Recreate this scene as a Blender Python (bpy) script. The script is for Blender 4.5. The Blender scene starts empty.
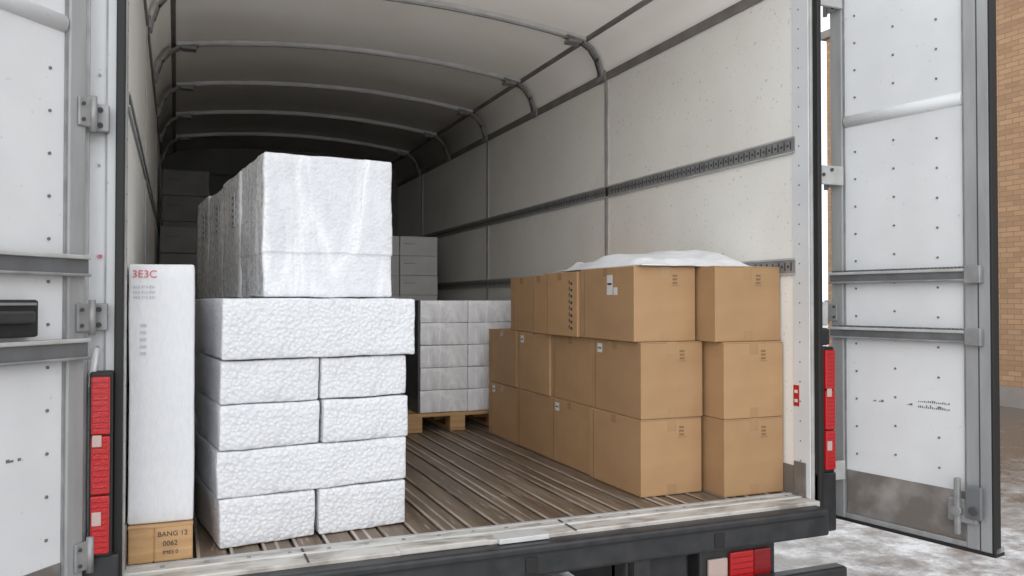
import bpy, bmesh, math, random
from mathutils import Vector, Matrix, noise

random.seed(7)
F = 0.86            # truck floor height above the ground
CH = 0.742          # camera height above truck floor
scene = bpy.context.scene
try:
    scene.view_settings.view_transform = 'Standard'
    scene.view_settings.look = 'None'
    scene.view_settings.exposure = 0.0
except Exception:
    pass

# ------------------------------------------------------------ materials
def mat(name, c1, c2=None, scale=5.0, detail=4, rough=0.5, rough2=None, metal=0.0,
        bump=0.0, bscale=40.0, btype='noise', stretch=(1, 1, 1), lo=0.35, hi=0.65,
        c3=None, s3=60.0, lo3=0.6, hi3=0.7, bdist=0.005, coat=0.0, rnd=0.0, ctex=None, spec=None):
    m = bpy.data.materials.new(name)
    m.use_nodes = True
    nt = m.node_tree
    N, L = nt.nodes, nt.links
    b = N['Principled BSDF']
    b.inputs['Base Color'].default_value = (*c1, 1)
    b.inputs['Roughness'].default_value = rough
    b.inputs['Metallic'].default_value = metal
    if spec is not None: b.inputs['Specular IOR Level'].default_value = spec
    if coat:
        b.inputs['Coat Weight'].default_value = coat
        b.inputs['Coat Roughness'].default_value = 0.12
    tc = N.new('ShaderNodeTexCoord')
    mp = N.new('ShaderNodeMapping')
    mp.inputs['Scale'].default_value = stretch
    L.new(tc.outputs['Object'], mp.inputs['Vector'])
    col = None
    def noise_mask(sc, l, h, det=detail):
        n = N.new('ShaderNodeTexNoise')
        n.inputs['Scale'].default_value = sc
        n.inputs['Detail'].default_value = det
        L.new(mp.outputs[0], n.inputs['Vector'])
        r = N.new('ShaderNodeMapRange')
        r.inputs['From Min'].default_value = l
        r.inputs['From Max'].default_value = h
        L.new(n.outputs['Fac'], r.inputs['Value'])
        return r.outputs['Result']
    def mix(a, bb, f):
        mx = N.new('ShaderNodeMix'); mx.data_type = 'RGBA'
        L.new(f, mx.inputs['Factor'])
        if isinstance(a, tuple): mx.inputs['A'].default_value = (*a, 1)
        else: L.new(a, mx.inputs['A'])
        if isinstance(bb, tuple): mx.inputs['B'].default_value = (*bb, 1)
        else: L.new(bb, mx.inputs['B'])
        return mx.outputs['Result']
    if c2 is not None:
        f = noise_mask(scale, lo, hi)
        col = mix(c1, c2, f)
        if rough2 is not None:
            r = N.new('ShaderNodeMapRange')
            r.inputs['To Min'].default_value = rough
            r.inputs['To Max'].default_value = rough2
            L.new(f, r.inputs['Value'])
            L.new(r.outputs['Result'], b.inputs['Roughness'])
    if c3 is not None:
        col = mix(col if col is not None else c1, c3, noise_mask(s3, lo3, hi3, 2))
    if rnd > 0:
        oi = N.new('ShaderNodeObjectInfo')
        r = N.new('ShaderNodeMapRange')
        r.inputs['To Min'].default_value = 1 - rnd
        r.inputs['To Max'].default_value = 1 + rnd * 0.5
        L.new(oi.outputs['Random'], r.inputs['Value'])
        hs = N.new('ShaderNodeHueSaturation')
        L.new(r.outputs['Result'], hs.inputs['Value'])
        if col is not None: L.new(col, hs.inputs['Color'])
        else: hs.inputs['Color'].default_value = (*c1, 1)
        col = hs.outputs['Color']
    if bump > 0:
        bp = N.new('ShaderNodeBump')
        bp.inputs['Strength'].default_value = bump
        bp.inputs['Distance'].default_value = bdist
        if btype == 'voronoi':
            t = N.new('ShaderNodeTexVoronoi'); t.inputs['Scale'].default_value = bscale
            L.new(mp.outputs[0], t.inputs['Vector'])
            n2 = N.new('ShaderNodeTexNoise'); n2.inputs['Scale'].default_value = 14
            n2.inputs['Detail'].default_value = 5
            L.new(mp.outputs[0], n2.inputs['Vector'])
            ad = N.new('ShaderNodeMath'); ad.operation = 'ADD'
            L.new(t.outputs['Distance'], ad.inputs[0])
            L.new(n2.outputs['Fac'], ad.inputs[1])
            L.new(ad.outputs[0], bp.inputs['Height'])
            if ctex:   # translucent bubbles read lighter at their rims
                r = N.new('ShaderNodeMapRange'); r.inputs['From Min'].default_value = 0.15; r.inputs['From Max'].default_value = 0.75
                L.new(t.outputs['Distance'], r.inputs['Value'])
                col = mix(ctex, col if col is not None else c1, r.outputs['Result'])
        elif btype == 'crease':
            mp2 = N.new('ShaderNodeMapping')
            mp2.inputs['Rotation'].default_value = (0.5, 0.75, 0.4)
            mp2.inputs['Scale'].default_value = (1, 1, 0.22)
            L.new(tc.outputs['Object'], mp2.inputs['Vector'])
            t = N.new('ShaderNodeTexNoise'); t.inputs['Scale'].default_value = bscale
            t.inputs['Detail'].default_value = 5; t.inputs['Distortion'].default_value = 0.6
            L.new(mp2.outputs[0], t.inputs['Vector'])
            s = N.new('ShaderNodeMath'); s.operation = 'SUBTRACT'; s.inputs[1].default_value = 0.5
            L.new(t.outputs['Fac'], s.inputs[0])
            a = N.new('ShaderNodeMath'); a.operation = 'ABSOLUTE'; L.new(s.outputs[0], a.inputs[0])
            pw = N.new('ShaderNodeMath'); pw.operation = 'POWER'; pw.inputs[1].default_value = 0.5
            L.new(a.outputs[0], pw.inputs[0])
            n2 = N.new('ShaderNodeTexVoronoi'); n2.inputs['Scale'].default_value = 90
            L.new(mp.outputs[0], n2.inputs['Vector'])
            mm = N.new('ShaderNodeMath'); mm.operation = 'MULTIPLY'; mm.inputs[1].default_value = 0.22
            L.new(n2.outputs['Distance'], mm.inputs[0])
            ad = N.new('ShaderNodeMath'); ad.operation = 'ADD'
            L.new(pw.outputs[0], ad.inputs[0]); L.new(mm.outputs[0], ad.inputs[1])
            L.new(ad.outputs[0], bp.inputs['Height'])
            if ctex:   # folded film is whiter along its creases
                r = N.new('ShaderNodeMapRange'); r.inputs['From Min'].default_value = 0.08; r.inputs['From Max'].default_value = 0.30
                L.new(pw.outputs[0], r.inputs['Value'])
                col = mix(ctex, col if col is not None else c1, r.outputs['Result'])
        else:
            t = N.new('ShaderNodeTexNoise'); t.inputs['Scale'].default_value = bscale
            t.inputs['Detail'].default_value = 6
            L.new(mp.outputs[0], t.inputs['Vector'])
            L.new(t.outputs['Fac'], bp.inputs['Height'])
        L.new(bp.outputs['Normal'], b.inputs['Normal'])
    if col is not None:
        L.new(col, b.inputs['Base Color'])
    return m

M = {}
M['wall'] = mat('wall_panel_mat', (0.89, 0.87, 0.82), (0.83, 0.80, 0.75), scale=2.5, rough=0.5,
                c3=(0.55, 0.50, 0.42), s3=75, lo3=0.67, hi3=0.75, bump=0.12, bscale=60)
M['wallback_shade'] = mat('bulkhead_shade_mat', (0.18, 0.17, 0.16), (0.13, 0.125, 0.12), scale=2, rough=0.6)  # dark base colour carries the shade deep inside the cargo box
M['ceil'] = mat('ceiling_mat', (0.90, 0.865, 0.81), (0.85, 0.815, 0.75), scale=2, rough=0.45)
M['darkrail'] = mat('dark_rail_mat', (0.24, 0.215, 0.19), (0.16, 0.145, 0.13), scale=6, rough=0.5)
M['alu'] = mat('aluminium_mat', (0.70, 0.70, 0.69), (0.58, 0.58, 0.57), scale=9, rough=0.4, metal=0.2)
M['aludull'] = mat('dull_aluminium_mat', (0.52, 0.52, 0.51), (0.40, 0.395, 0.385), scale=12, rough=0.5, metal=0.1)
M['galv'] = mat('galvanised_mat', (0.34, 0.34, 0.34), (0.24, 0.24, 0.24), scale=15, rough=0.4, metal=0.3)
M['steel'] = mat('dark_steel_mat', (0.20, 0.21, 0.22), (0.14, 0.145, 0.15), scale=10, rough=0.35, metal=0.4)
M['doorframe'] = mat('door_frame_mat', (0.40, 0.405, 0.41), (0.32, 0.325, 0.33), scale=7, rough=0.42, metal=0.3, stretch=(3, 3, 0.5))
M['black'] = mat('black_paint_mat', (0.016, 0.017, 0.019), (0.035, 0.035, 0.036), scale=12, rough=0.42, bump=0.1)
M['rubber'] = mat('black_rubber_mat', (0.012, 0.012, 0.012), rough=0.6)
M['slot'] = mat('slot_dark_mat', (0.06, 0.06, 0.06), rough=0.7)
M['rivet'] = mat('rivet_mat', (0.16, 0.16, 0.16), rough=0.5)
M['door'] = mat('door_panel_mat', (0.72, 0.73, 0.74), (0.66, 0.67, 0.68), scale=4, rough=0.4,
                c3=(0.54, 0.54, 0.53), s3=50, lo3=0.68, hi3=0.78)
M['kick'] = mat('scuffed_plate_mat', (0.17, 0.15, 0.135), (0.33, 0.31, 0.29), scale=7, rough=0.5, metal=0.1, lo=0.48, hi=0.72, detail=9)
M['red'] = mat('red_lens_mat', (0.46, 0.010, 0.012), rough=0.18, bump=0.3, bscale=200)
M['reddk'] = mat('dark_red_lens_mat', (0.22, 0.005, 0.008), rough=0.2)
M['lensw'] = mat('clear_lens_mat', (0.50, 0.38, 0.34), rough=0.15)
M['foam'] = mat('foam_wrap_mat', (0.73, 0.74, 0.765), (0.665, 0.675, 0.705), scale=9, rough=0.32,
                bump=0.6, bscale=85, btype='voronoi', bdist=0.006, coat=0.3, ctex=(0.78, 0.79, 0.81))
M['film'] = mat('plastic_film_mat', (0.70, 0.71, 0.74), (0.65, 0.66, 0.69), scale=40, rough=0.2, rough2=0.4,
                bump=0.75, bscale=7, bdist=0.012, btype='crease', lo=0.45, hi=0.62, detail=8, coat=0.6, ctex=(0.84, 0.85, 0.87))
M['filmdim'] = mat('grey_film_mat', (0.80, 0.81, 0.84), (0.70, 0.71, 0.745), scale=20, rough=0.25,
                   bump=0.6, bscale=8, bdist=0.012, btype='crease', coat=0.6, ctex=(0.92, 0.93, 0.95))
M['foamsmooth'] = mat('smooth_foam_mat', (0.75, 0.76, 0.78), (0.71, 0.72, 0.745), scale=30, rough=0.4,
                      bump=0.2, bscale=90, bdist=0.004, stretch=(3, 3, 1), coat=0.3)
M['blackfilm'] = mat('black_film_mat', (0.06, 0.065, 0.07), (0.10, 0.10, 0.11), scale=10, rough=0.3, bump=0.4, bscale=25)
M['card'] = mat('cardboard_mat', (0.46, 0.278, 0.140), (0.42, 0.250, 0.124), scale=6, rough=0.72,
                bump=0.06, bscale=120, stretch=(1, 1, 2), rnd=0.12)
M['tape'] = mat('packing_tape_mat', (0.38, 0.23, 0.115), rough=0.25)
M['print'] = mat('box_print_mat', (0.22, 0.13, 0.065), rough=0.7)
M['gap'] = mat('box_seam_mat', (0.11, 0.062, 0.028), rough=0.8)
M['label'] = mat('paper_label_mat', (0.68, 0.68, 0.66), rough=0.6)
M['ink'] = mat('ink_mat', (0.05, 0.05, 0.06), rough=0.6)
M['redink'] = mat('red_ink_mat', (0.62, 0.12, 0.16), rough=0.6)
M['grayink'] = mat('grey_ink_mat', (0.45, 0.46, 0.49), rough=0.6)
M['wood'] = mat('pallet_wood_mat', (0.56, 0.35, 0.17), (0.43, 0.25, 0.115), scale=6, rough=0.7, stretch=(1, 8, 8), bump=0.2)
M['snow'] = mat('white_wrap_mat', (0.86, 0.87, 0.89), (0.81, 0.82, 0.85), scale=12, rough=0.35, bump=0.4, bscale=40, bdist=0.008)
M['plank'] = mat('floor_board_mat', (0.125, 0.088, 0.060), (0.26, 0.198, 0.148), scale=7, rough=0.38, rough2=0.6, spec=0.35,
                 stretch=(3, 0.25, 1), bump=0.3, bscale=14, lo=0.38, hi=0.68, detail=8, c3=(0.42, 0.35, 0.29), s3=28, lo3=0.62, hi3=0.74)
M['strip'] = mat('floor_strip_mat', (0.50, 0.43, 0.36), (0.23, 0.18, 0.14), scale=7, rough=0.28, rough2=0.5, metal=0.05,
                 stretch=(2.5, 0.3, 1), bump=0.25, bscale=14, lo=0.42, hi=0.64, detail=8)
M['groove'] = mat('floor_groove_mat', (0.035, 0.026, 0.020), rough=0.5)
M['sill'] = mat('sill_mat', (0.60, 0.57, 0.53), (0.30, 0.265, 0.23), scale=9, rough=0.45, metal=0.1, stretch=(1, 3, 1),
                bump=0.3, lo=0.45, hi=0.66, detail=8)
M['carton'] = mat('grey_carton_mat', (0.62, 0.62, 0.61), (0.56, 0.56, 0.55), scale=6, rough=0.6)
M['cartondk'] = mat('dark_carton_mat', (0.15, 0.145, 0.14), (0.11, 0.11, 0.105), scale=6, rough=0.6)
M['concrete'] = mat('concrete_base_mat', (0.25, 0.22, 0.20), (0.18, 0.16, 0.14), scale=2, rough=0.6)
M['tyre'] = mat('tyre_mat', (0.02, 0.02, 0.02), rough=0.8)

def brick_mat():
    m = bpy.data.materials.new('brick_mat'); m.use_nodes = True
    N, L = m.node_tree.nodes, m.node_tree.links
    b = N['Principled BSDF']; b.inputs['Roughness'].default_value = 0.85
    tc = N.new('ShaderNodeTexCoord')
    sp = N.new('ShaderNodeSeparateXYZ'); L.new(tc.outputs['Object'], sp.inputs[0])
    ad = N.new('ShaderNodeMath'); ad.operation = 'ADD'
    L.new(sp.outputs['X'], ad.inputs[0]); L.new(sp.outputs['Y'], ad.inputs[1])
    cb = N.new('ShaderNodeCombineXYZ'); L.new(ad.outputs[0], cb.inputs['X']); L.new(sp.outputs['Z'], cb.inputs['Y'])
    br = N.new('ShaderNodeTexBrick')
    br.inputs['Scale'].default_value = 1.0
    br.inputs['Brick Width'].default_value = 0.22
    br.inputs['Row Height'].default_value = 0.078
    br.inputs['Mortar Size'].default_value = 0.007
    br.inputs['Color1'].default_value = (0.42, 0.25, 0.135, 1)
    br.inputs['Color2'].default_value = (0.31, 0.18, 0.095, 1)
    br.inputs['Mortar'].default_value = (0.22, 0.16, 0.11, 1)
    L.new(cb.outputs[0], br.inputs['Vector'])
    L.new(br.outputs['Color'], b.inputs['Base Color'])
    return m
M['brick'] = brick_mat()

def ground_mat():
    m = bpy.data.materials.new('slushy_ground_mat'); m.use_nodes = True
    N, L = m.node_tree.nodes, m.node_tree.links
    b = N['Principled BSDF']
    tc = N.new('ShaderNodeTexCoord')
    n = N.new('ShaderNodeTexNoise'); n.inputs['Scale'].default_value = 2.6; n.inputs['Detail'].default_value = 14
    n.inputs['Roughness'].default_value = 0.8
    L.new(tc.outputs['Object'], n.inputs['Vector'])
    sp = N.new('ShaderNodeSeparateXYZ'); L.new(tc.outputs['Object'], sp.inputs[0])
    r = N.new('ShaderNodeMapRange')
    r.inputs['From Min'].default_value = 5.0; r.inputs['From Max'].default_value = 9.0
    r.inputs['To Min'].default_value = 0.05; r.inputs['To Max'].default_value = -0.20
    L.new(sp.outputs['X'], r.inputs['Value'])
    ad = N.new('ShaderNodeMath'); ad.operation = 'ADD'
    L.new(n.outputs['Fac'], ad.inputs[0]); L.new(r.outputs['Result'], ad.inputs[1])
    cr = N.new('ShaderNodeValToRGB')
    e = cr.color_ramp.elements
    e[0].position = 0.38; e[0].color = (0.12, 0.10, 0.085, 1)
    e[1].position = 0.66; e[1].color = (0.66, 0.66, 0.67, 1)
    k = e.new(0.52); k.color = (0.28, 0.265, 0.255, 1)
    L.new(ad.outputs[0], cr.inputs['Fac'])
    L.new(cr.outputs['Color'], b.inputs['Base Color'])
    r2 = N.new('ShaderNodeMapRange'); r2.inputs['From Min'].default_value = 0.4; r2.inputs['From Max'].default_value = 0.6
    r2.inputs['To Min'].default_value = 0.25; r2.inputs['To Max'].default_value = 0.7
    L.new(ad.outputs[0], r2.inputs['Value']); L.new(r2.outputs['Result'], b.inputs['Roughness'])
    bp = N.new('ShaderNodeBump'); bp.inputs['Strength'].default_value = 0.5; bp.inputs['Distance'].default_value = 0.03
    n2 = N.new('ShaderNodeTexNoise'); n2.inputs['Scale'].default_value = 9; n2.inputs['Detail'].default_value = 8
    L.new(tc.outputs['Object'], n2.inputs['Vector'])
    L.new(n2.outputs['Fac'], bp.inputs['Height']); L.new(bp.outputs['Normal'], b.inputs['Normal'])
    return m
M['ground'] = ground_mat()

# ------------------------------------------------------------ mesh builder
class MB:
    def __init__(self):
        self.bm = bmesh.new(); self.mats = []
    def mi(self, k):
        if k not in self.mats: self.mats.append(k)
        return self.mats.index(k)
    def box(self, x0, x1, y0, y1, z0, z1, m, bev=0.0):
        x0, x1 = sorted((x0, x1)); y0, y1 = sorted((y0, y1)); z0, z1 = sorted((z0, z1))
        bm = self.bm
        vs = [bm.verts.new((x, y, z)) for x in (x0, x1) for y in (y0, y1) for z in (z0, z1)]
        idx = [(0, 1, 3, 2), (4, 6, 7, 5), (0, 4, 5, 1), (2, 3, 7, 6), (0, 2, 6, 4), (1, 5, 7, 3)]
        i = self.mi(m); fs = []
        for f in idx:
            fc = bm.faces.new([vs[k] for k in f]); fc.material_index = i; fs.append(fc)
        if bev > 0:
            es = list({e for f in fs for e in f.edges})
            r = bmesh.ops.bevel(bm, geom=es, offset=bev, segments=2, affect='EDGES', profile=0.5)
            for f in r['faces']: f.material_index = i
        return self
    def cyl(self, p0, p1, r, m, seg=16, r2=None):
        p0, p1 = Vector(p0), Vector(p1); d = p1 - p0
        q = Vector((0, 0, 1)).rotation_difference(d.normalized())
        r2 = r if r2 is None else r2
        i = self.mi(m); a = []; b = []
        for k in range(seg):
            t = 2 * math.pi * k / seg
            a.append(self.bm.verts.new(p0 + q @ Vector((r * math.cos(t), r * math.sin(t), 0))))
            b.append(self.bm.verts.new(p1 + q @ Vector((r2 * math.cos(t), r2 * math.sin(t), 0))))
        fs = [self.bm.faces.new(a[::-1]), self.bm.faces.new(b)]
        for k in range(seg):
            f = self.bm.faces.new((a[k], a[(k + 1) % seg], b[(k + 1) % seg], b[k])); f.smooth = True; fs.append(f)
        for f in fs: f.material_index = i
        return self
    def sweep(self, path, n_off, y0, y1, m, smooth=True):
        i = self.mi(m); P = [Vector((p[0], p[1])) for p in path]; Q = []
        for k, p in enumerate(P):
            a = P[max(k - 1, 0)]; b = P[min(k + 1, len(P) - 1)]
            t = (b - a).normalized(); Q.append(p + Vector((-t.y, t.x)) * n_off)
        rows = []
        for p, q in zip(P, Q):
            rows.append([self.bm.verts.new(c) for c in ((p.x, y0, p.y), (p.x, y1, p.y), (q.x, y1, q.y), (q.x, y0, q.y))])
        for k in range(len(rows) - 1):
            for j in range(4):
                f = self.bm.faces.new((rows[k][j], rows[k][(j + 1) % 4], rows[k + 1][(j + 1) % 4], rows[k + 1][j]))
                f.material_index = i; f.smooth = smooth and j in (0, 2)
        for r in (rows[0], rows[-1]):
            f = self.bm.faces.new(r); f.material_index = i
        return self
    def done(self, name, parent=None, loc=None, rz=0.0):
        bmesh.ops.recalc_face_normals(self.bm, faces=self.bm.faces[:])
        me = bpy.data.meshes.new(name); self.bm.to_mesh(me); self.bm.free()
        for k in self.mats: me.materials.append(M[k])
        o = bpy.data.objects.new(name, me); scene.collection.objects.link(o)
        if parent: o.parent = parent
        if loc: o.location = loc
        o.rotation_euler = (0, 0, rz)
        return o

def empty(name, loc=(0, 0, 0), rz=0.0, parent=None):
    e = bpy.data.objects.new(name, None); scene.collection.objects.link(e)
    e.empty_display_size = 0.2; e.location = loc; e.rotation_euler = (0, 0, rz)
    if parent: e.parent = parent
    return e

XL, XR, Y0, Y1 = -0.13, 2.205, 2.44, 8.6
# ------------------------------------------------------------ ground, building
b = MB(); b.box(-30, 45, -25, 50, -0.1, 0, 'ground'); b.done('ground')
b = MB()
b.box(11.7, 16, -6, 12.35, 0.0, 6.7, 'brick')
b.box(11.66, 11.7, -6, 12.39, 0.0, 0.30, 'concrete')
b.box(11.62, 16.1, -6.1, 12.45, 6.7, 6.85, 'concrete')
b.done('brick_building')

# ------------------------------------------------------------ truck shell
b = MB(); b.box(XL - 0.05, XL, Y0 + 0.04, Y1 + 0.05, F - 0.04, F + 1.99, 'wall'); b.done('wall_left')
b = MB(); b.box(XR, XR + 0.05, Y0 + 0.04, Y1 + 0.05, F - 0.04, F + 1.99, 'wall'); b.done('wall_right')

XC = (XL + XR) / 2; HW = (XR - XL) / 2
def roof_path(off=0.0, cove=True):
    pts = []
    if cove:
        pts += [(XL + off, 1.99), (XL + 0.012 + off, 2.075), (XL + 0.05 + off * 0.8, 2.15 - off * 0.5)]
    n = 24; w = HW - 0.12
    for k in range(n + 1):
        x = XC - w + 2 * w * k / n
        pts.append((x, 2.2 - off + 0.085 * (1 - ((x - XC) / w) ** 2)))
    if cove:
        pts += [(XR - 0.05 - off * 0.8, 2.15 - off * 0.5), (XR - 0.012 - off, 2.075), (XR - off, 1.99)]
    return [(p[0], p[1] + F) for p in pts]
b = MB(); b.sweep(roof_path(), 0.03, Y0 - 0.02, Y1 + 0.05, 'ceil'); b.done('ceiling')
b = MB(); b.box(XL, XR, Y1, Y1 + 0.05, F - 0.04, F + 2.0, 'wallback_shade')
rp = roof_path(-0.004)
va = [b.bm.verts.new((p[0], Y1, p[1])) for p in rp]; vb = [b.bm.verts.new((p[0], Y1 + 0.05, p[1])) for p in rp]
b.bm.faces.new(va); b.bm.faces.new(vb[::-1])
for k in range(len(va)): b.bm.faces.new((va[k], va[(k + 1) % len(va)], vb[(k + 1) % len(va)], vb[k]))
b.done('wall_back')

# floor
b = MB()
b.box(XL, XR, Y0 + 0.09, Y1, F - 0.05, F - 0.010, 'groove')
x = XL + 0.004; k = 0
while x < XR - 0.02:
    w = 0.084
    x1 = min(x + w, XR - 0.002)
    b.box(x, x1, Y0 + 0.09, Y1, F - 0.012, F - 0.003, 'plank', 0.002)
    b.box(x, x + 0.010, Y0 + 0.09, Y1, F - 0.005, F + 0.0, 'strip', 0.002)
    if k % 3 == 1 and x + 0.05 < XR:
        b.box(x + 0.038, x + 0.048, Y0 + 0.09, Y1, F - 0.005, F - 0.001, 'strip', 0.001)
    x += w + 0.009; k += 1
b.done('floor')

truck = empty('delivery_truck')
b = MB()
b.box(XL - 0.09, XR + 0.012, Y0 - 0.055, Y0 + 0.088, F - 0.034, F - 0.001, 'sill', 0.004)
b.box(XL - 0.05, XR + 0.005, Y0 - 0.03, Y0 + 0.085, F - 0.06, F - 0.034, 'black')
b.box(XL, XR, Y0 + 0.02, Y0 + 0.032, F - 0.002, F + 0.003, 'alu')
b.box(XL, XR, Y0 + 0.076, Y0 + 0.090, F - 0.002, F + 0.003, 'aludull')
b.box(0.62, 0.90, Y0 - 0.06, Y0 - 0.01, F - 0.012, F + 0.004, 'sill', 0.002)
b.box(0.93, 1.10, Y0 - 0.075, Y0 - 0.01, F - 0.012, F + 0.004, 'alu', 0.002)
b.box(1.20, 1.206, Y0 - 0.057, Y0 + 0.08, F - 0.002, F + 0.002, 'slot')
b.box(0.35, 0.356, Y0 - 0.057, Y0 + 0.08, F - 0.002, F + 0.002, 'slot')
for i in range(20):
    xx = XL + 0.1 + i * 0.115
    b.cyl((xx, Y0 + 0.055, F - 0.002), (xx, Y0 + 0.055, F + 0.002), 0.006, 'galv', 8)
b.done('rear_sill', truck)
b = MB()
b.box(-0.34, 2.205, 2.325, 2.40, F - 0.112, F - 0.014, 'black', 0.010)
b.box(-0.30, 2.18, 2.40, 2.50, F - 0.11, F - 0.062, 'black')
for xx in (0.3, 1.0, 1.7): b.box(xx, xx + 0.04, 2.320, 2.327, F - 0.10, F - 0.05, 'rubber', 0.003)
b.box(-0.3, 2.18, 2.321, 2.326, F - 0.042, F - 0.037, 'rubber')
b.done('bumper', truck)
b = MB()
for xx in (0.55, 1.40): b.box(xx, xx + 0.09, 2.45, 8.6, F - 0.30, F - 0.10, 'black', 0.006)
for i in range(9): b.box(XL, XR, 2.7 + i * 0.7, 2.76 + i * 0.7, F - 0.12, F - 0.052, 'black')
b.box(XL - 0.02, XR + 0.06, 2.30, 2.36, F - 0.33, F - 0.222, 'black', 0.01)
for xx in (0.55, 1.40): b.box(xx, xx + 0.06, 2.35, 2.5, F - 0.32, F - 0.11, 'black')
b.cyl((0.0, 4.6, 0.42), (2.04, 4.6, 0.42), 0.06, 'black')
b.done('chassis_frame', truck)
for wx in (0.0, 2.04):
    b = MB()
    for dx in (-0.13, 0.02):
        x0 = wx + dx; x1 = x0 + 0.13
        b.cyl((x0, 4.6, 0.42), (x0 + 0.02, 4.6, 0.42), 0.38, 'tyre', 40, 0.42)
        b.cyl((x0 + 0.02, 4.6, 0.42), (x1 - 0.02, 4.6, 0.42), 0.42, 'tyre', 40)
        b.cyl((x1 - 0.02, 4.6, 0.42), (x1, 4.6, 0.42), 0.42, 'tyre', 40, 0.38)
        b.cyl((x0 - 0.004, 4.6, 0.42), (x1 + 0.004, 4.6, 0.42), 0.24, 'aludull', 30)
    b.done('wheel', truck)
b = MB()
b.box(XL + 0.05, XR - 0.05, 8.85, 10.6, 0.5, 2.6, 'door', 0.12)
b.box(XL + 0.03, XR - 0.03, 9.5, 10.62, 1.6, 2.3, 'slot', 0.05)
for wx in (0.0, 1.9): b.cyl((wx - 0.02, 9.9, 0.42), (wx + 0.24, 9.9, 0.42), 0.42, 'tyre', 40)
b.done('cab', truck)

def post(name, s):
    b = MB()
    xin = XR if s > 0 else XL
    if s > 0:
        b.box(xin, xin + 0.012, Y0 - 0.03, Y0 + 0.042, F - 0.04, F + 2.2, 'aludull', 0.003)
    else:
        b.box(xin - 0.135, xin, Y0 - 0.03, Y0 + 0.042, F - 0.04, F + 2.2, 'door', 0.003)
    b.box(xin - s * 0.004, xin, Y0 - 0.02, Y0 + 0.065, F + 0.001, F + 1.98, 'door' if s > 0 else 'aludull')
    z = F + 0.06
    while z < F + 1.95:
        b.cyl((xin - s * 0.005, Y0 + 0.03, z), (xin - s * 0.003, Y0 + 0.03, z), 0.0035, 'rivet', 8)
        z += 0.075
    if s > 0:
        b.box(xin + 0.010, xin + 0.030, Y0 - 0.055, Y0 - 0.01, F - 0.03, F + 2.2, 'rubber', 0.004)
    else:
        b.box(xin - 0.020, xin + 0.002, Y0 - 0.05, Y0 - 0.02, F - 0.03, F + 2.2, 'rubber', 0.004)
        b.box(xin - 0.125, xin - 0.082, Y0 - 0.05, Y0 - 0.02, F - 0.03, F + 2.2, 'aludull', 0.003)
        b.box(xin - 0.045, xin - 0.041, Y0 - 0.034, Y0 - 0.03, F + 0.56, F + 2.2, 'galv')
        for zz in (0.62, 0.86, 1.1, 1.34, 1.6):
            b.cyl((xin - 0.06, Y0 - 0.034, F + zz), (xin - 0.06, Y0 - 0.030, F + zz), 0.004, 'galv', 8)
        b.cyl((xin - 0.055, Y0 - 0.036, F + 0.86), (xin - 0.055, Y0 - 0.030, F + 0.86), 0.005, 'redink', 10)
    b.done(name, truck)
post('rear_post_right', 1)
post('rear_post_left', -1)
b = MB(); b.box(XL - 0.085, XR + 0.04, Y0 - 0.05, Y0 - 0.02, F + 2.2, F + 2.4, 'aludull', 0.004); b.done('header_beam', truck)

b = MB()
b.box(XR - 0.008, XR, Y0 + 0.05, Y1, F + 1.965, F + 2.01, 'darkrail', 0.002)
b.box(XL, XL + 0.008, Y0 + 0.05, Y1, F + 1.965, F + 2.01, 'darkrail', 0.002)
for s, xx in ((1, XR - 0.105), (-1, XL + 0.105)):
    b.box(xx - 0.016, xx + 0.016, Y0 + 0.05, Y1, F + 2.183, F + 2.203, 'darkrail', 0.003)
b.done('roof_rails', truck)
b = MB()
for yy in (3.98, 5.85, 7.65):
    b.box(XR - 0.006, XR, yy - 0.018, yy + 0.018, F, F + 1.965, 'aludull', 0.0015)
    b.box(XR - 0.007, XR - 0.005, yy + 0.010, yy + 0.017, F, F + 1.965, 'darkrail')
    b.box(XL, XL + 0.006, yy - 0.018, yy + 0.018, F, F + 1.965, 'aludull', 0.0015)
b.box(XR - 0.006, XR, Y0 + 0.066, Y1, F, F + 0.11, 'kick')
b.box(XL, XL + 0.006, Y0 + 0.066, Y1, F, F + 0.11, 'kick')
b.done('panel_seam_trims', truck)
def track(xin, s, zc, name, hh=0.032):
    b = MB()
    b.box(xin, xin - s * 0.006, Y0 + 0.05, Y1, F + zc - hh, F + zc + hh, 'galv', 0.002)
    b.box(xin - s * 0.006, xin - s * 0.010, Y0 + 0.05, Y1, F + zc - hh, F + zc - hh + 0.007, 'aludull')
    b.box(xin - s * 0.006, xin - s * 0.010, Y0 + 0.05, Y1, F + zc + hh - 0.007, F + zc + hh, 'aludull')
    y = Y0 + 0.07
    while y < Y1 - 0.05:
        b.box(xin - s * 0.006, xin - s * 0.007, y, y + 0.007, F + zc - 0.016, F + zc + 0.016, 'slot')
        b.box(xin - s * 0.006, xin - s * 0.007, y + 0.014, y + 0.026, F + zc - 0.005, F + zc + 0.005, 'slot')
        y += 0.035
    b.done(name, truck)
track(XR, 1, 1.345, 'cargo_track_right')
track(XR, 1, 0.875, 'cargo_track_right_lower')
track(XL, -1, 1.30, 'cargo_track_left', 0.022)

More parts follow.
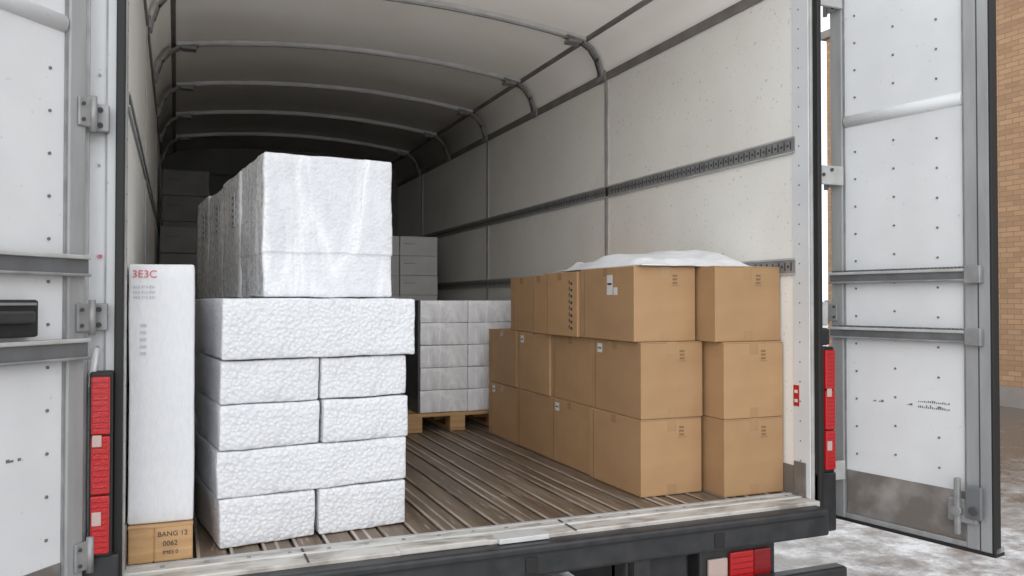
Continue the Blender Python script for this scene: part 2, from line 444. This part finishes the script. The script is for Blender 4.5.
# roof bows
for i in range(6):
    yb = 4.02 + i * 0.93
    b = MB()
    b.sweep(roof_path(0.004, False), -0.020, yb - 0.024, yb + 0.024, 'alu')
    b.sweep([(p[0], p[1] - 0.020) for p in roof_path(0.004, False)], -0.006, yb - 0.010, yb + 0.010, 'aludull')
    for s in (1, -1):
        xe = XC + s * HW
        pth = [(xe - s * 0.24, F + 2.192), (xe - s * 0.14, F + 2.172), (xe - s * 0.085, F + 2.14),
               (xe - s * 0.045, F + 2.085), (xe - s * 0.024, F + 2.02), (xe - s * 0.014, F + 1.96)]
        b.sweep(pth, 0.008, yb - 0.030, yb + 0.030, 'galv')
        b.sweep([(p[0] - s * 0.004, p[1] - 0.008) for p in pth[1:-1]], 0.008, yb - 0.014, yb + 0.014, 'darkrail')
        b.box(xe - s * 0.23, xe - s * 0.15, yb - 0.034, yb + 0.034, F + 2.158, F + 2.178, 'galv', 0.004)
        b.box(xe - s * 0.02, xe - s * 0.006, yb - 0.045, yb + 0.045, F + 1.965, F + 2.02, 'galv', 0.004)
        for k in (1, 3):
            b.cyl((pth[k][0] - s * 0.012, yb - 0.02, pth[k][1] - 0.014), (pth[k][0], yb - 0.02, pth[k][1]), 0.007, 'slot', 8)
    b.done('roof_bow', truck)

b = MB()
b.box(XR - 0.006, XR - 0.0045, Y0 + 0.035, Y0 + 0.065, F + 0.34, F + 0.42, 'red')
for zz in (0.355, 0.39): b.box(XR - 0.0075, XR - 0.006, Y0 + 0.042, Y0 + 0.058, F + zz, F + zz + 0.012, 'label')
b.box(XR - 0.010, XR - 0.0, Y0 - 0.0, Y0 + 0.06, F + 0.002, F + 0.13, 'kick')
b.done('jamb_reflector', truck)

def tail(x0, x1, z0, z1, y):
    e = empty('tail_light', ((x0 + x1) / 2, y, F + z0), 0, truck)
    b = MB(); w = (x1 - x0) / 2; h = z1 - z0
    b.box(-w, w, 0, 0.06, 0, h, 'rubber', 0.006); b.done('housing', e)
    b = MB(); n = 3; hh = (h - 0.02) / n
    for i in range(n):
        b.box(-w + 0.005, w - 0.005, -0.012, 0.004, 0.01 + i * hh + 0.002, 0.01 + (i + 1) * hh - 0.002, 'red', 0.004)
        for j in range(1, 10):
            zz = 0.01 + i * hh + 0.003 + j * (hh - 0.006) / 10
            b.box(-w + 0.009, w - 0.009, -0.0128, -0.012, zz, zz + 0.002, 'reddk')
    b.box(-w + 0.008, -w + 0.030, -0.016, -0.012, 0.085, 0.120, 'lensw', 0.002)
    b.box(-w + 0.008, -w + 0.030, -0.016, -0.012, 0.285, 0.315, 'lensw', 0.002)
    b.done('lens', e)
tail(2.236, 2.292, 0.10, 0.57, 2.39)
tail(-0.203, -0.150, 0.085, 0.56, 2.345)
b = MB()
b.box(2.215, 2.300, 2.39, 2.47, F - 0.12, F + 0.10, 'black', 0.006)
b.box(2.232, 2.255, 2.42, 2.46, F + 0.10, F + 0.74, 'black', 0.004)
b.box(2.238, 2.285, 2.40, 2.46, F + 0.575, F + 0.64, 'black', 0.01)
b.box(2.238, 2.275, 2.40, 2.45, F + 0.65, F + 0.74, 'aludull', 0.004)
b.done('light_bracket', truck)
b = MB()
b.box(-0.24, -0.135, 2.36, 2.42, F - 0.12, F + 0.085, 'black', 0.004)
b.done('light_bracket_left', truck)

e = empty('reversing_light', (1.84, 2.37, F - 0.270), 0, truck)
b = MB(); b.box(-0.17, 0.155, 0.0, 0.08, 0.0, 0.155, 'black', 0.01)
b.box(-0.45, -0.2, 0.02, 0.10, 0.02, 0.14, 'black', 0.01); b.done('housing', e)
b = MB(); b.box(-0.14, -0.06, -0.012, 0.0, 0.03, 0.12, 'lensw', 0.004)
b.box(-0.05, 0.05, -0.014, 0.0, 0.02, 0.135, 'red', 0.004)
b.box(0.052, 0.125, -0.014, 0.0, 0.02, 0.135, 'reddk', 0.004)
for j in range(5): b.box(-0.045, 0.12, -0.016, -0.014, 0.035 + j * 0.02, 0.038 + j * 0.02, 'reddk')
b.done('lens', e)

# ------------------------------------------------------------ doors
def door(H, u, W, s):
    ang = math.atan2(u[1], u[0])
    e = empty('truck_door', (H[0], H[1], F), ang)
    zb, zt = -0.085, 2.22
    b = MB()
    b.box(0.03, W - 0.03, -s * 0.0, -s * 0.035, zb + 0.03, zt - 0.03, 'door')
    b.done('panel', e)
    b = MB()
    i0 = s * 0.012; o0 = -s * 0.045
    b.box(0.0, 0.052, i0, o0, zb, zt, 'doorframe', 0.004)
    b.box(0.052, 0.058, s * 0.006, 0, zb, zt, 'galv')
    b.box(W - 0.094, W - 0.010, i0, o0, zb, zt, 'doorframe', 0.004)
    b.box(W - 0.100, W - 0.094, s * 0.006, 0, zb, zt, 'galv')
    b.box(W - 0.050, W - 0.046, i0 + s * 0.001, i0, zb, zt, 'slot')
    b.box(W - 0.010, W, i0 + s * 0.004, o0 + s * 0.02, zb, zt, 'rubber', 0.003)
    b.box(0.0, W, i0 - s * 0.003, o0, zb, zb + 0.020, 'doorframe', 0.003)
    b.box(0.0, W, i0 - s * 0.003, o0, zt - 0.04, zt, 'doorframe', 0.003)
    b.box(-0.004, W, i0 + s * 0.002, o0, zb - 0.010, zb, 'rubber')
    b.done('frame', e)
    b = MB()
    b.box(0.06, W - 0.100, s * 0.004, 0, zb + 0.022, zb + 0.185, 'kick', 0.001)
    b.done('kick_plate', e)
    b = MB()
    zz = 1.43
    b.cyl((0.06, -s * 0.008, zz), (W - 0.100, -s * 0.008, zz), 0.024, 'door', 24)
    b.done('molding', e)
    b = MB()
    bz = 0.022 if s < 0 else 0.027
    for zc in (0.83, 0.622):
        b.box(0.0, W - 0.04, s * 0.006, s * 0.024, zc - bz, zc + bz, 'steel', 0.004)
        b.box(0.0, W - 0.04, s * 0.024, s * 0.034, zc + bz - 0.011, zc + bz, 'aludull', 0.003)
        b.box(0.0, W - 0.04, s * 0.024, s * 0.034, zc - bz, zc - bz + 0.008, 'galv', 0.003)
        if s < 0:
            x = 0.02
            while x < W - 0.07:
                b.box(x, x + 0.005, s * 0.020, s * 0.034, zc + bz, zc + bz + 0.006, 'steel')
                x += 0.013
        b.box(W - 0.085, W - 0.03, s * 0.008, s * 0.036, zc - 0.03, zc + 0.03, 'galv', 0.004)
    b.done('lashing_bars', e)
    b = MB()
    z = zb + 0.25
    while z < zt - 0.05:
        if abs(z - 0.83) > 0.035 and abs(z - 0.622) > 0.035 and abs(z - 1.43) > 0.03:
            for c in (0.10, 0.255, 0.415):
                zz = z + (0.02 if c == 0.255 else 0)
                b.cyl((c, 0, zz), (c, s * 0.003, zz), 0.0042, 'rivet', 8)
        z += 0.104
    for c in (0.17, 0.19, 0.20, 0.30, 0.31):
        b.box(c, c + 0.009, 0, s * 0.001, 0.37, 0.372 + 0.010 * random.random(), 'rivet')
    for q in range(16):
        c = 0.34 + q * 0.0072
        b.box(c, c + 0.004, 0, s * 0.001, 0.365, 0.368 + 0.010 * random.random(), 'rivet')
        b.box(c, c + 0.004, 0, s * 0.001, 0.385, 0.388 + 0.006 * random.random(), 'rivet')
    b.done('rivets', e)
    b = MB()
    if s < 0:
        b.box(W - 0.15, W - 0.05, s * 0.012, s * 0.03, 0.0, 0.08, 'galv', 0.006)
        b.box(W - 0.12, W - 0.10, s * 0.028, s * 0.045, -0.04, 0.15, 'galv', 0.005)
        b.box(W - 0.085, W - 0.03, s * 0.028, s * 0.04, 0.02, 0.13, 'steel', 0.005)
        b.cyl((W - 0.11, s * 0.05, 0.04), (W - 0.11, s * 0.028, 0.04), 0.016, 'galv')
        b.cyl((W - 0.055, s * 0.05, 0.05), (W - 0.055, s * 0.028, 0.05), 0.014, 'slot')
    else:
        b.box(0.155, 0.34, s * 0.002, s * 0.035, 0.658, 0.745, 'rubber', 0.006)
        b.box(0.175, 0.30, s * 0.033, s * 0.05, 0.69, 0.72, 'black', 0.006)
        b.box(0.165, 0.31, s * 0.034, s * 0.039, 0.732, 0.738, 'galv')
    b.done('latch', e)
    b = MB()
    for zz in (0.10, 0.70, 1.22, 1.9):
        b.cyl((-0.014, s * 0.02, zz - 0.045), (-0.014, s * 0.02, zz + 0.045), 0.009, 'galv', 14)
        b.box(-0.015, 0.03, s * 0.012, s * 0.02, zz - 0.036, zz + 0.036, 'galv', 0.003)
        for dz in (-0.02, 0.02):
            b.cyl((0.018, s * 0.024, zz + dz), (0.018, s * 0.018, zz + dz), 0.005, 'slot', 8)
    b.done('hinges', e)
    return e
door((2.367, 2.472), (0.118, -0.597), 0.605, -1)
door((-0.222, 2.335), (-0.65, -0.76), 0.61, 1)
b = MB()
for zz in (0.10, 1.22, 1.9):
    b.box(2.222, 2.36, 2.405, 2.418, F + zz - 0.036, F + zz + 0.036, 'aludull', 0.003)
    b.cyl((2.26, 2.40, F + zz), (2.26, 2.405, F + zz), 0.007, 'slot', 8)
    b.cyl((2.30, 2.40, F + zz + 0.02), (2.30, 2.405, F + zz + 0.02), 0.007, 'slot', 8)
for zz in (0.70, 1.22, 1.9):
    b.box(-0.23, -0.165, 2.375, 2.40, F + zz - 0.036, F + zz + 0.036, 'galv', 0.003)
    for dz in (-0.02, 0.02):
        b.cyl((-0.185, 2.371, F + zz + dz), (-0.185, 2.376, F + zz + dz), 0.007, 'slot', 8)
b.cyl((-0.19, 2.38, F + 0.62), (-0.20, 2.36, F + 0.52), 0.008, 'alu', 10)
b.done('hinge_arms', truck)

# ------------------------------------------------------------ wrapped boxes
def soft_mesh(size, r=0.012, amp=0.004, fr=6.0, seed=0.0, n=14, folds=()):
    bm = bmesh.new()
    hs = [s / 2 for s in size]
    def cs(h):
        L = [-h, -h + r * 0.29, -h + r]
        k = max(4, int(n * (2 * h) / 0.5))
        for i in range(1, k): L.append(-h + r + (2 * h - 2 * r) * i / k)
        return L + [h - r, h - r * 0.29, h]
    C = [cs(h) for h in hs]
    for fz in folds:
        C[2] = sorted([c for c in C[2] if abs(c - (fz - hs[2])) > 0.006] + [fz - hs[2] + dz for dz in (-0.005, -0.002, 0.001, 0.005)])
    for ax in range(3):
        u, v = [a for a in range(3) if a != ax]
        for sg in (-1, 1):
            g = []
            for a in C[u]:
                row = []
                for c in C[v]:
                    p = [0, 0, 0]; p[ax] = sg * hs[ax]; p[u] = a; p[v] = c
                    row.append(bm.verts.new(p))
                g.append(row)
            for i in range(len(g) - 1):
                for j in range(len(g[0]) - 1):
                    f = bm.faces.new((g[i][j], g[i + 1][j], g[i + 1][j + 1], g[i][j + 1])); f.smooth = True
    bmesh.ops.remove_doubles(bm, verts=bm.verts[:], dist=1e-6)
    bmesh.ops.recalc_face_normals(bm, faces=bm.faces[:])
    sv = Vector((seed * 3.1, seed * 1.7, seed * 0.9))
    for vtx in bm.verts:
        p = vtx.co.copy()
        inn = Vector([max(-(h - r), min(h - r, c)) for c, h in zip(p, hs)])
        d = p - inn
        if d.length > 1e-9: p = inn + d.normalized() * min(r, d.length if max(abs(x) for x in d) < r * 0.999 else r)
        nv = noise.noise_vector(p * fr + sv) * amp + noise.noise_vector(p * fr * 4 + sv) * amp * 0.35
        q = p + nv - Vector([math.copysign(amp * 0.4, c) if abs(c) > h - r else 0 for c, h in zip(p, hs)])
        q.z = max(-hs[2], min(hs[2], q.z)) if abs(p.z) > hs[2] - 1e-4 else q.z
        for fz in folds:     # overlapping film edge : upper layer stands proud of the lower one
            if fz - hs[2] - 0.0035 < vtx.co.z < hs[2] - r and vtx.co.z < fz - hs[2] + 0.2:
                k = 0.0028 * (1 - (vtx.co.z - (fz - hs[2])) / 0.2)
                if abs(p.x) > hs[0] - r: q.x += math.copysign(k, p.x)
                if abs(p.y) > hs[1] - r: q.y += math.copysign(k, p.y)
        vtx.co = q
    return bm

def soft_box(name, x0, z0, y0, size, rz=0.0, matkey='foam', amp=0.004, r=0.012, seed=None, fr=6.0, n=14, folds=()):
    bm = soft_mesh(size, r=r, amp=amp, seed=random.random() * 30 if seed is None else seed, fr=fr, n=n, folds=folds)
    me = bpy.data.meshes.new(name)
    bmesh.ops.translate(bm, verts=bm.verts[:], vec=(size[0] / 2, size[1] / 2, size[2] / 2))
    bm.to_mesh(me); bm.free()
    me.materials.append(M[matkey])
    o = bpy.data.objects.new(name, me); scene.collection.objects.link(o)
    o.location = (x0, y0, F + z0); o.rotation_euler = (0, 0, rz)
    return o

RZ = math.radians(7)
ux, uy = math.cos(RZ), math.sin(RZ)
bx, by = 0.122, 2.60
def at(a, d=0.0): return bx + ux * a - uy * d, by + uy * a + ux * d
lay = [0.0, 0.147, 0.290, 0.428, 0.563]
j = lambda s: random.uniform(-s, s)
def fb(a, z0, z1, w, d, mk='foam', rzj=0.0, off=0.0, name='foam_box'):
    x, y = at(a, off)
    return soft_box(name, x, z0, y, (w, d, z1 - z0 - 0.0005), RZ + rzj, mk, amp=0.0035, r=0.0065, n=22, fr=9)
fb(0.0, lay[0], lay[1], 0.292, 0.43, rzj=0.01)
fb(0.302, lay[0], lay[1], 0.294, 0.43)
fb(-0.006, lay[1], lay[2], 0.605, 0.43, rzj=-0.005)
fb(0.0, lay[2], lay[3], 0.306, 0.43)
fb(0.312, lay[2], lay[3], 0.292, 0.43, off=-0.006)
fb(0.002, lay[3], lay[4], 0.303, 0.43, off=0.004)
fb(0.310, lay[3], lay[4], 0.290, 0.43, off=0.004)
fb(0.004, lay[4], 0.752, 0.622, 0.43, 'foam', off=-0.012)
for i, yy in enumerate((3.055, 3.50, 3.945)):
    xx = 0.095 - 0.012 * i
    for (z0, z1) in ((0, 0.25), (0.25, 0.50), (0.50, 0.752)):
        soft_box('foam_box', xx + j(0.006), z0, yy, (0.60, 0.435, z1 - z0 - 0.001), math.radians(1.0), 'foam', amp=0.003, r=0.008)
ulx, uly = 0.258, 2.735
R5 = math.radians(5.6)
o = soft_box('wrapped_foam_block', ulx, 0.753, uly, (0.438, 0.41, 0.474), R5, 'film', amp=0.0045, r=0.008, fr=10, n=30, folds=(0.150,))
for i in range(3):
    d = 0.415 * (i + 1)
    xx = ulx - math.sin(R5) * d - 0.001 + j(0.003); yy = uly + math.cos(R5) * d
    o = soft_box('wrapped_foam_block', xx, 0.753, yy, (0.43, 0.41, 0.472 - 0.008 * (i % 2)), R5, 'film', amp=0.005, r=0.009)
    b = MB()
    b.box(-0.0045, -0.001, 0.10, 0.15, 0.27, 0.40, 'grayink')
    for q in range(5): b.box(-0.006, -0.0040, 0.11, 0.14, 0.28 + q * 0.024, 0.288 + q * 0.024, 'ink')
    b.done('label', o)

o = soft_box('wrapped_panel_package', -0.124, 0.107, 2.555, (0.176, 0.45, 0.742), math.radians(-1), 'foamsmooth', amp=0.003, r=0.008, fr=4)
def text(s, size, loc, rot, mk, parent, ext=0.0004):
    c = bpy.data.curves.new('lettering', 'FONT'); c.body = s; c.size = size; c.extrude = ext
    c.materials.append(M[mk])
    t = bpy.data.objects.new('lettering', c); scene.collection.objects.link(t)
    t.parent = parent; t.location = loc; t.rotation_euler = rot
    return t
FR = (math.radians(90), 0, 0)
text('3E3C', 0.030, (0.008, -0.0015, 0.702), FR, 'redink', o)
for q in range(3):
    text('NLE 47.6 ZSC', 0.010, (0.012, -0.0015, 0.672 - q * 0.015), FR, 'grayink', o)
for q in range(5):
    text('IIIII', 0.014, (0.03, -0.0015, 0.56 - q * 0.02), FR, 'grayink', o)
b = MB()
b.box(0.0, 0.066, 0, 0.42, 0.0, 0.104, 'wood', 0.004)
b.box(0.068, 0.170, 0, 0.42, 0.0, 0.104, 'wood', 0.004)
b.box(0.001, 0.169, 0.004, 0.416, 0.004, 0.100, 'wood')
b.box(-0.001, 0.171, -0.002, 0.422, 0.098, 0.106, 'wood', 0.002)
crate = b.done('wooden_crate', None, (-0.121, 2.54, F))
text('BANG 12', 0.020, (0.076, -0.001, 0.072), FR, 'ink', crate)
text('0062', 0.020, (0.090, -0.001, 0.045), FR, 'ink', crate)
text('IMES 0', 0.015, (0.090, -0.001, 0.022), FR, 'ink', crate)

# ------------------------------------------------------------ cardboard boxes
def card_box(x0, y0, z0, w, d, h, rz=0.0, lab=0, side=True):
    b = MB()
    b.box(0, w, 0, d, 0, h, 'card', 0.0035)
    e = 0.0006
    b.box(w / 2 - 0.024, w / 2 + 0.024, 0.004, d - 0.004, h, h + e, 'tape')
    b.box(w / 2 - 0.020, w / 2 + 0.020, -e, 0, h - 0.050, h - 0.003, 'tape')
    b.box(w / 2 - 0.020, w / 2 + 0.020, -e, 0, 0.003, 0.040, 'tape')
    b.box(0.004, w - 0.004, -0.0003, 0, h - 0.0055, h - 0.0045, 'gap')
    b.box(w * 0.60, w * 0.60 + 0.035, -e, 0, h - 0.075, h - 0.073, 'print')
    for q in range(3):
        b.box(w * 0.62, w * 0.62 + 0.022, -e, 0, h - 0.068 + q * 0.014, h - 0.060 + q * 0.014, 'print')
    if side:
        b.box(-e, 0, d - 0.04, d - 0.038, 0.004, h - 0.004, 'gap')
        b.box(-e, 0, d * 0.5 - 0.02, d * 0.5 + 0.02, h - 0.035, h - 0.003, 'tape')
    if lab == 1:
        b.box(-0.001, 0, d - 0.10, d - 0.060, h - 0.055, h - 0.018, 'label')
        b.box(-0.0016, -0.001, d - 0.095, d - 0.065, h - 0.04, h - 0.034, 'ink')
    if lab == 2:
        for q in range(8):
            b.box(-0.001, 0, 0.045, 0.062, 0.03 + q * 0.028, 0.042 + q * 0.028, 'ink')
            b.box(-0.001, 0, 0.07, 0.078, 0.035 + q * 0.028, 0.05 + q * 0.028, 'ink')
    if lab == 3:
        b.box(-0.001, 0, 0.17, 0.215, h - 0.11, h - 0.03, 'label')
        b.box(-0.001, 0, 0.13, 0.16, h - 0.11, h - 0.08, 'label')
        b.box(-0.0016, -0.001, 0.175, 0.21, h - 0.07, h - 0.062, 'ink')
    return b.done('cardboard_box', None, (x0, y0, F + z0), rz)
Hh = 0.292
W1 = 0.276; D1 = 0.41
for lvl in range(2):
    z0 = lvl * (Hh + 0.001)
    for i in range(4):
        xx = 1.626 + j(0.006) + 0.004 * i
        card_box(xx, 2.675 + i * (D1 + 0.006) + j(0.003), z0, W1, D1, Hh, math.radians(j(0.8)), lab=1 if (i + lvl) % 2 == 1 else 0)
    for i in range(4):
        card_box(1.918, 2.560 + i * (D1 + 0.010), z0, 0.279, D1, Hh, 0)
z0 = 2 * (Hh + 0.001)
card_box(1.604, 2.690, z0, 0.274, 0.46, 0.290, math.radians(-1.0), lab=3)
card_box(1.604, 3.165, z0, 0.262, 0.34, 0.284, math.radians(0.5), lab=2)
card_box(1.622, 3.515, z0, 0.262, 0.20, 0.280, math.radians(-0.5), lab=0)
card_box(1.645, 3.725, z0, 0.250, 0.30, 0.277, 0, lab=0)
card_box(1.890, 2.575, z0, 0.307, 0.42, 0.290, math.radians(0.0))
for i in range(1, 4):
    card_box(1.905, 2.575 + i * 0.425, z0, 0.285, 0.41, 0.286, 0)

bm = bmesh.new(); nx, ny = 60, 90
X0, X1, YA, YB = 1.625, 2.19, 2.66, 3.45
zt = F + z0 + 0.2915
g = []; gb = []
for a in range(nx + 1):
    r1 = []; r2 = []
    for c in range(ny + 1):
        s, t = a / nx, c / ny
        x = X0 + (X1 - X0) * s; y = YA + (YB - YA) * t
        edge = min(1, min(s, 1 - s) / 0.10) * min(1, min(t, 1 - t) / 0.16)
        edge = edge * edge * (3 - 2 * edge)
        h = 0.050 * (0.62 + 0.7 * noise.noise(Vector((x * 3.5, y * 3.0, 4.0)))) + 0.014 * noise.noise(Vector((x * 13, y * 11, 1.0))) \
            + 0.055 * math.exp(-((t - 0.45) / 0.28) ** 2) * (0.3 + 0.7 * s)
        xo = x + 0.02 * noise.noise(Vector((y * 5, 0, 3.3))) * (1 if s < 0.5 else 0)
        z = zt + 0.003 + max(0.002, h) * edge
        r1.append(bm.verts.new((xo, y + 0.015 * noise.noise(Vector((x * 8, 5, 1))), z)))
        r2.append(bm.verts.new((xo, y, zt)))
    g.append(r1); gb.append(r2)
for a in range(nx):
    for c in range(ny):
        f = bm.faces.new((g[a][c], g[a + 1][c], g[a + 1][c + 1], g[a][c + 1])); f.smooth = True
        bm.faces.new((gb[a][c + 1], gb[a + 1][c + 1], gb[a + 1][c], gb[a][c]))
for a in range(nx):
    bm.faces.new((gb[a][0], gb[a + 1][0], g[a + 1][0], g[a][0])); bm.faces.new((g[a][ny], g[a + 1][ny], gb[a + 1][ny], gb[a][ny]))
for c in range(ny):
    bm.faces.new((g[0][c], g[0][c + 1], gb[0][c + 1], gb[0][c])); bm.faces.new((gb[nx][c], gb[nx][c + 1], g[nx][c + 1], g[nx][c]))
me = bpy.data.meshes.new('foam_wrap_sheet'); bm.to_mesh(me); bm.free(); me.materials.append(M['snow'])
o = bpy.data.objects.new('foam_wrap_sheet', me); scene.collection.objects.link(o)

# ------------------------------------------------------------ pallet loads deep inside
def pallet(x0, y0, w, d):
    b = MB()
    for xx in (0, w / 2 - 0.045, w - 0.09):
        for yy in (0, d / 2 - 0.05, d - 0.1): b.box(xx, xx + 0.09, yy, yy + 0.10, 0.018, 0.085, 'wood', 0.003)
        b.box(xx, xx + 0.09, 0, d, 0.0, 0.018, 'wood', 0.002)
    n = 6
    for i in range(n):
        yy = i * (d - 0.09) / (n - 1); b.box(0, w, yy, yy + 0.09, 0.085, 0.105, 'wood', 0.002)
    b.done('wooden_pallet', None, (x0, y0, F))
px, py, pd = 1.20, 4.47, 0.75
pallet(px, py, 0.60, pd)
e = empty('wrapped_pallet_load', (px + 0.07, py + 0.01, F + 0.106))
lh = 0.128
for l in range(5):
    for c in range(2):
        for r in range(2):
            sx = 0.285; sy = 0.35
            bmx = soft_mesh((sx, sy, lh - 0.0005), r=0.004, amp=0.002, seed=l * 3 + c * 7 + r, n=8)
            me = bpy.data.meshes.new('carton'); bmx.to_mesh(me); bmx.free(); me.materials.append(M['filmdim'])
            o = bpy.data.objects.new('carton', me); scene.collection.objects.link(o); o.parent = e
            o.location = (0.010 + sx / 2 + c * 0.286 + j(0.001), sy / 2 + r * 0.352, lh / 2 + l * lh)
b = MB(); b.box(-0.004, 0.004, 0.0, 0.71, 0.0, 5 * lh, 'blackfilm')
b.done('side_film', e)

def stack(x0, y0, z0, cols, rows, lv, w, d, h, mk):
    for c in range(cols):
        for r in range(rows):
            for l in range(lv):
                b = MB()
                b.box(0, w - 0.006, 0, d - 0.006, 0, h - 0.001, mk, 0.006)
                b.box(0.03, w * 0.4, -0.0008, 0, h * 0.6, h * 0.62, 'slot')
                b.box(w * 0.62, w * 0.62 + 0.05, -0.0008, 0, h * 0.55, h * 0.8, mk)
                b.done('shipping_carton', None, (x0 + c * w + j(0.003), y0 + r * d, F + z0 + l * h), math.radians(j(0.6)))
stack(1.34, 6.4, 0, 2, 1, 8, 0.32, 0.45, 0.158, 'carton')
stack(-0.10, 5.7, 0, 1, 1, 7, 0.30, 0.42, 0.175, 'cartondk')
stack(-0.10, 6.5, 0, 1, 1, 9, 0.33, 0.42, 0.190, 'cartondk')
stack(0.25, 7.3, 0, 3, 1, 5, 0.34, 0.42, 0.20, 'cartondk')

# ------------------------------------------------------------ light
w = bpy.data.worlds.new('overcast_sky'); scene.world = w; w.use_nodes = True
N, L = w.node_tree.nodes, w.node_tree.links
bg = N['Background']; bg.inputs['Strength'].default_value = 1.6
tc = N.new('ShaderNodeTexCoord'); sp = N.new('ShaderNodeSeparateXYZ'); L.new(tc.outputs['Generated'], sp.inputs[0])
cr = N.new('ShaderNodeValToRGB'); L.new(sp.outputs['Z'], cr.inputs['Fac'])
cr.color_ramp.elements[0].position = 0.0; cr.color_ramp.elements[0].color = (0.92, 0.94, 0.97, 1)
cr.color_ramp.elements[1].position = 1.0; cr.color_ramp.elements[1].color = (0.90, 0.94, 0.98, 1)
L.new(cr.outputs['Color'], bg.inputs['Color'])
sd = bpy.data.lights.new('soft_daylight', 'SUN'); sd.energy = 0.85; sd.angle = math.radians(50); sd.color = (1, 0.98, 0.95)
so = bpy.data.objects.new('soft_daylight', sd); scene.collection.objects.link(so)
so.rotation_euler = Vector((0.42, 0.85, -0.22)).to_track_quat('-Z', 'Y').to_euler()
so.location = (0, -5, 8)

# ------------------------------------------------------------ camera
cd = bpy.data.cameras.new('camera'); cd.lens = 818 / 1024 * 36; cd.sensor_width = 36; cd.clip_start = 0.02; cd.clip_end = 300
co = bpy.data.objects.new('camera', cd); scene.collection.objects.link(co)
co.location = (0, 0, F + CH)
co.rotation_euler = (math.radians(90 + 0.91), 0, math.radians(-22.33))
scene.camera = co
